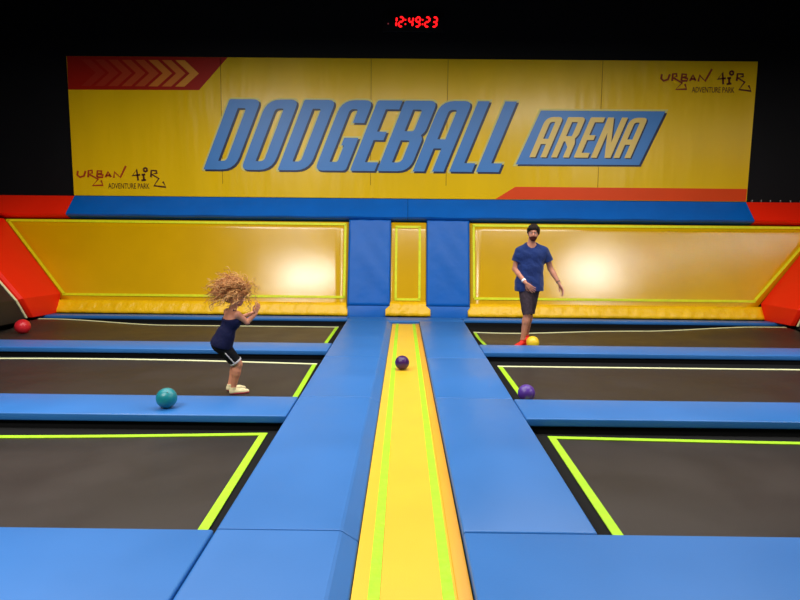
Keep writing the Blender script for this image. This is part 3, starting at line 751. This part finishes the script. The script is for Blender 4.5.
hand(F, Rwr+nrm(Rwr-Rel)*.012, (.45, -.25, -.85), (.8, .1, .3), -1, 1.12, .35)
legs = (((1.94, 9.08, .90), (1.960, 8.97, .44), (1.912, 9.02, .005)), ((2.07, 9.10, .90), (2.035, 9.12, .45), (2.035, 9.33, .03)))
for hp, kn, an in legs:
    hp, kn, an = V3(*hp), V3(*kn), V3(*an)
    F.cap(hp, kn, .088, .058, .04); F.cap(kn, kn+(an-kn)*.35, .056, .057, .02); F.cap(kn+(an-kn)*.3, an, .057, .036, .02)
feet = (((1.935, 9.045, -.05), (1.81, 8.93, -.10), (1.768, 8.895, -.11)), ((2.045, 9.345, -.02), (1.995, 9.22, -.125), (1.975, 9.18, -.13)))
for (h_, b_, t_), l in zip(feet, legs):
    F.cap(l[2], h_, .034, .034, .02); F.cap(h_, b_, .034, .034, .02); F.cap(b_, t_, .03, .022, .02)
body = F.mesh('body', SKIN, man, man_o)
face(P, M, man, man_o, 1.0, mat('iris_dark', (40, 25, 15), .3), mat('lips', (150, 70, 62), .5))
# beard and brows
F = Field(hc-.16, hc+.16, .004)
HAIRD = mat('dark_brown_hair', (34, 20, 16), .6, .3, .3, 60, .6, 90)
F.ell(P(0, .026, -.05), (.062, .074, .070), M, 0, clips=((P(0, 0, -.045), M[:, 2]), (P(0, .02, 0), -M[:, 1])))
F.ell(P(0, .058, -.088), (.030, .028, .026), M, .02)
F.cap(P(-.026, .088, -.047), P(.026, .088, -.047), .006, .006, .004)
F.wrinkle(.003, 420, 3); F.mesh('beard', mat('brown_beard', (82, 34, 26), .7, .2, .3, 60), man, man_o)
F = Field(hc-.17, hc+.17, .004)
F.ell(P(0, -.018, .034), (.094, .114, .106), M, 0, clips=((P(0, .055, .028), M[:, 1]*.75-M[:, 2]*.62),))
F.ell(P(0, -.06, -.01), (.084, .062, .075), M, .02)
F.cap(P(-.06, .060, .080), P(.05, .074, .078), .026, .028, .012)
F.cap(P(-.075, .02, .03), P(-.078, .03, -.005), .016, .010, .01); F.cap(P(.075, .02, .03), P(.078, .03, -.005), .016, .010, .01)
F.wrinkle(.014, 170, 5, 7); hr = F.mesh('hair', HAIRD, man, man_o)
for s_ in (-1, 1):
    F = Field(P(.031*s_, .092, .03)-.03, P(.031*s_, .092, .03)+.03, .002)
    F.cap(P(.017*s_, .092, .027), P(.046*s_, .080, .028), .0045, .003, 0); F.mesh('eyebrow', HAIRD, man, man_o)
# t-shirt
TS = mat('blue_tshirt_cotton', (23, 46, 104), .85, .2, .12, 6, .3, 25, .3, 400, sheen=.2)
F = Field((1.6, 8.8, .70), (2.5, 9.36, 1.58), H)
hem = ((2.0, 9, .775), (0.04, 0, -1)); 
F.cap((1.92, 9.085, 1.325), (2.12, 9.085, 1.33), .135, .135, .03, squash=((0, 1, 0), .87))
F.cap((1.945, 9.085, 1.14), (2.075, 9.085, 1.14), .143, .143, .08, squash=((0, 1, 0), .87))
F.cap((1.93, 9.085, .93), (2.075, 9.085, .93), .152, .152, .09, squash=((0, 1, 0), .9))
F.cap((1.93, 9.085, .80), (2.075, 9.085, .80), .155, .155, .06, squash=((0, 1, 0), .9))
F.cap((1.965, 9.09, 1.475), (2.065, 9.09, 1.48), .065, .065, .06)
for s_, e_ in ((Lsh, Lel), (Rsh, Rel)):
    F.cap(s_, e_, .060, .096, .06, clips=((s_+(e_-s_)*.56, e_-s_),))
F.clip(*hem)
F.wrinkle(.010, 48, 11, 6)
for tx, tz in ((1.85, 1.425), (2.19, 1.432)): F.cap((2.02+(tx-2.02)*.2, 9.09, 1.495), (tx, 9.08, tz), .048, .055, .04)
F.ell((2.017, 9.03, 1.56), (.085, .12, .105), None, 0, cut=True)
shirt = F.mesh('t_shirt', TS, man, man_o)
# shorts
SH = mat('dark_grey_plaid_shorts', (62, 50, 58), .85, .2, .35, 30, .2, 25, .2, 400)
F = Field((1.65, 8.78, .28), (2.4, 9.35, 1.0), H)
F.cap((1.94, 9.085, .90), (2.07, 9.085, .90), .136, .136, .04, squash=((0, 1, 0), .9))
for hp, kn, an in legs:
    hp, kn = V3(*hp), V3(*kn); F.cap(hp, kn+(kn-hp)*.3, .125, .070, .05, clips=((kn+(kn-hp)*.08, kn-hp),))
F.clip((0, 0, .97), (0, 0, 1)); F.wrinkle(.006, 40, 21, 5)
F.mesh('shorts', SH, man, man_o)
# shoes
for (h_, b_, t_), l in zip(feet, legs):
    h_, b_, t_ = V3(*h_), V3(*b_), V3(*t_)
    F = Field(np.minimum(h_, t_)-.09, np.maximum(h_, t_)+.12, .004)
    F.cap(h_, b_, .044, .044, .02); F.cap(b_, t_, .041, .032, .02); F.cap(h_, h_+(V3(*l[2])-h_)*.8, .044, .044, .015)
    F.clip((0, 0, h_[2]+.075), (0, 0, 1)); 
    F.mesh('shoe', mat('red_shoe', (232, 44, 30), .5, .4, .08, 20), man, man_o)
bracelet('wristband', Lwr+(Lel-Lwr)*.10, Lwr+(Lel-Lwr)*.20, .037, mat('white_paper_band', (240, 235, 245), .5), man, man_o)['label'] = 'white wristband'
bracelet('wristband', Rwr+(Rel-Rwr)*.03, Rwr+(Rel-Rwr)*.10, .035, mat('dark_band', (34, 14, 14), .5), man, man_o)['label'] = 'dark wristband'
ball(2.035, 8.86, -.121, .10, (244, 202, 46), 'yellow ball beside the red shoe of the man', .4)

# ------------------------------------------------------------------ girl
GR = (-1.80, 6.03, -.14)
girl = thing('person', GR, 'child with wild blond curls, navy top and black shorts, bending her knees on a trampoline', 'person'); go = GR
d = nrm((.82, .57, 0)); rt = nrm(np.cross(d, up))       # facing right and away; rt = her right-hand side
F = Field((-2.2, 5.75, -.2), (-1.4, 6.5, 1.12), .005)
ghc = V3(-1.765, 6.02, .905)
P, M = head(F, ghc, (.80, .55, -.25), (.15, .1, 1), 1, .82)
F.cap((-1.785, 6.01, .85), (-1.815, 6.0, .765), .038, .042, .015)
ch = V3(-1.825, 6.0, .66); wa = V3(-1.885, 5.985, .51); pe = V3(-1.935, 5.99, .405)
shr, shl = V3(-1.80, 6.0, .73)+rt*.115, V3(-1.83, 6.0, .735)-rt*.115
F.cap(shr, shl, .035, .035, .03)
F.cap(ch+rt*.055, ch-rt*.055, .082, .082, .04, squash=(d, .85))
F.cap(wa+rt*.035, wa-rt*.035, .07, .07, .05, squash=(d, .9))
F.cap(pe+rt*.045, pe-rt*.045, .085, .085, .05)
er, wr = V3(-1.648, 5.955, .645), V3(-1.565, 5.99, .725)
el_, wl = V3(-1.80, 6.27, .65), V3(-1.68, 6.31, .70)
for s_, e_, w_ in ((shr, er, wr), (shl, el_, wl)):
    F.cap(s_, e_, .036, .028, .02); F.cap(e_, w_, .029, .019, .012)
hand(F, wr, (.25, .1, .95), (.8, -.5, 0), -1, .72, .3)
hand(F, wl, (.7, .1, .7), (.5, .5, 0), 1, .72, .3)
glegs = ((pe+rt*.055+V3(0, 0, -.02), V3(-1.765, 6.0, .185), V3(-1.815, 5.99, -.075)), (pe-rt*.06+V3(0, 0, -.02), V3(-1.83, 6.17, .16), V3(-1.885, 6.11, -.07)))
for hp, kn, an in glegs:
    F.cap(hp, kn, .066, .046, .03); F.cap(kn, kn+(an-kn)*.4, .044, .045, .02); F.cap(kn+(an-kn)*.3, an, .045, .027, .015)
gf = []
for hp, kn, an in glegs:
    h_ = an+V3(-.01, -.005, -.035); b_ = h_+V3(.10, .045, -.008); t_ = b_+V3(.04, .02, -.003); gf.append((h_, b_, t_))
    F.cap(an, h_, .025, .025, .015); F.cap(h_, b_, .024, .024, .015); F.cap(b_, t_, .021, .016, .015)
F.mesh('body', SKINC, girl, go)
face(P, M, girl, go, .82, mat('iris_blue', (60, 90, 130), .3), mat('child_lips', (190, 95, 90), .5))
# top
F = Field((-2.2, 5.75, .28), (-1.55, 6.3, .80), .0045)
F.cap(ch+rt*.055, ch-rt*.055, .097, .097, .03, squash=(d, .87))
F.cap(wa+rt*.04, wa-rt*.04, .094, .094, .06, squash=(d, .9))
F.cap(pe+rt*.05, pe-rt*.05, .105, .099, .06)
F.clip(pe+V3(0, 0, -.035), (-.25, -.1, -1)); F.clip(ch+V3(0, 0, .035), (-.25, -.2, 1)); F.wrinkle(.004, 60, 4, 5)
for s_ in (-1, 1):
    a = ch+rt*s_*.062
    F.cap(a-d*.062+V3(0, 0, .0), V3(-1.815, 6.0, .772)+rt*s_*.07, .011, .009, .004)
    F.cap(V3(-1.815, 6.0, .772)+rt*s_*.07, a+d*.07+V3(0, 0, .02), .009, .011, .004)
F.mesh('tank_top', mat('navy_jersey', (20, 24, 62), .8, .2, .1, 8, .2, 25), girl, go)
# shorts + trim
F = Field((-2.2, 5.75, .02), (-1.6, 6.35, .50), .0045)
F.cap(pe+rt*.045, pe-rt*.045, .092, .092, .04)
hems = []
for hp, kn, an in glegs:
    F.cap(hp, kn, .078, .058, .03, clips=((hp+(kn-hp)*.86, kn-hp),)); hems.append((hp, kn))
F.clip(pe+V3(0, 0, .03), (0, 0, 1)); F.wrinkle(.003, 60, 9, 5)
sho = F.mesh('shorts', mat('black_shorts', (12, 12, 18), .75, .2, .1, 8), girl, go)
for hp, kn in hems:
    a, b = hp+(kn-hp)*.82, hp+(kn-hp)*.90
    F = Field(np.minimum(a, b)-.09, np.maximum(a, b)+.09, .004)
    F.cap(hp, kn, .083, .064, 0, clips=((a, a-b), (b, b-a))); F.mesh('trim', mat('white_trim', (205, 200, 205), .7), sho, go)
F = Field((-2.1, 5.8, .05), (-1.6, 6.2, .45), .004)      # pale piping running up the side of the near leg
hp, kn = hems[0]; sd = nrm(np.cross(kn-hp, (0, 1, 0))); nr = nrm(V3(.0, -1, 0)-nrm(kn-hp)*(V3(0, -1, 0)@nrm(kn-hp)))
F.cap(hp+(kn-hp)*.25+nr*.080, hp+(kn-hp)*.84+nr*.066, .007, .007, 0); F.mesh('piping', mat('white_trim', (205, 200, 205)), sho, go)
for h_, b_, t_ in gf:
    F = Field(np.minimum(h_, t_)-.07, np.maximum(h_, t_)+.09, .004)
    F.cap(h_, b_, .032, .031, .015); F.cap(b_, t_, .029, .023, .015); F.cap(h_, h_+V3(.01, 0, .04), .032, .031, .01); F.clip((0, 0, h_[2]+.045), (0, 0, 1))
    o = F.mesh('sock', mat('cream_sock', (235, 222, 175), .8, .2, .1, 30), girl, go)
    F = Field(np.minimum(h_, t_)-.07, np.maximum(h_, t_)+.09, .004)
    F.cap(h_+V3(0, 0, -.004), b_+V3(0, 0, -.003), .033, .032, .015); F.cap(b_, t_, .030, .025, .015); F.clip((0, 0, h_[2]-.012), (0, 0, 1))
    F.mesh('sole', mat('pink_sole', (214, 60, 90), .7), o, go)
# curls
F = Field(ghc-.24, ghc+.24, .005)
F.ell(P(0, -.018, .03), (.074, .092, .086), M, 0, clips=((P(0, .045, .02), M[:, 1]*.8-M[:, 2]*.45),))
F.ell(P(0, -.085, .0), (.06, .075, .085), M, .04)
F.wrinkle(.014, 120, 8, 6)
HB = mat('dark_blond_curls', (176, 112, 64), .6, .3, .25, 40, .5, 60)
HB2 = mat('light_blond_curls', (226, 172, 108), .55, .4, .2, 40)
hair = F.mesh('hair', HB, girl, go)
def curl_mesh(n, m, seed, parent):
    r = np.random.default_rng(seed); V = []; Fc = []
    for _ in range(n):
        th = r.uniform(0, 2*math.pi); ph = r.uniform(-.2, 1.0)
        loc = V3(math.cos(th)*math.sqrt(max(0, 1-ph*ph))*.066, math.sin(th)*math.sqrt(max(0, 1-ph*ph))*.082-.01, ph*.08+.02)
        if loc[1] > .045 and loc[2] < .06: continue
        p = np.array(P(*(loc/.82)))
        out = nrm(p-P(0, 0, 0)); L = r.uniform(.14, .30)
        back_ = nrm(V3(-1, -.2, r.choice([-1.5, -.8, -.3, .15]))+r.normal(size=3)*.30)
        if r.random() < .16: back_ = nrm(V3(.25, -.1, .2)+r.normal(size=3)*.45); L *= .35
        dirv = nrm(out*.9+V3(-.15, 0, .12)); ns = 26; rad = r.uniform(.008, .016); fr = r.uniform(2.0, 3.6)*2*math.pi; fz = r.uniform(0, 6)
        pts = []
        for i in range(ns+1):
            t = i/ns; dirv = nrm(dirv*(1-.11)+back_*.085+V3(0, 0, -.045*t*1.5)); p = p+dirv*L/ns
            a_ = nrm(np.cross(dirv, (0.1, .2, 1))); b_ = np.cross(dirv, a_)
            pts.append(p+(a_*math.cos(fr*t+fz)+b_*math.sin(fr*t+fz))*rad*min(1, t*4))
        b0 = len(V); w0 = r.uniform(.0026, .0042)
        for i, q in enumerate(pts):
            tg = nrm(pts[min(i+1, ns)]-pts[max(i-1, 0)]); a_ = nrm(np.cross(tg, (.1, .2, 1))); b_ = np.cross(tg, a_); ww = w0*(1-.6*(i/ns)**2)
            for s_ in range(5): V.append(q+(a_*math.cos(s_*1.2566)+b_*math.sin(s_*1.2566))*ww)
        for i in range(ns):
            for s_ in range(5): a0 = b0+i*5; Fc.append([a0+s_, a0+(s_+1) % 5, a0+5+(s_+1) % 5, a0+5+s_])
        Fc.append([b0+s_ for s_ in range(5)][::-1]); Fc.append([b0+ns*5+s_ for s_ in range(5)])
    link('curls', me_from([tuple(v) for v in V], Fc, go), m, parent, True)
curl_mesh(380, HB2, 1, hair); curl_mesh(420, HB, 2, hair)
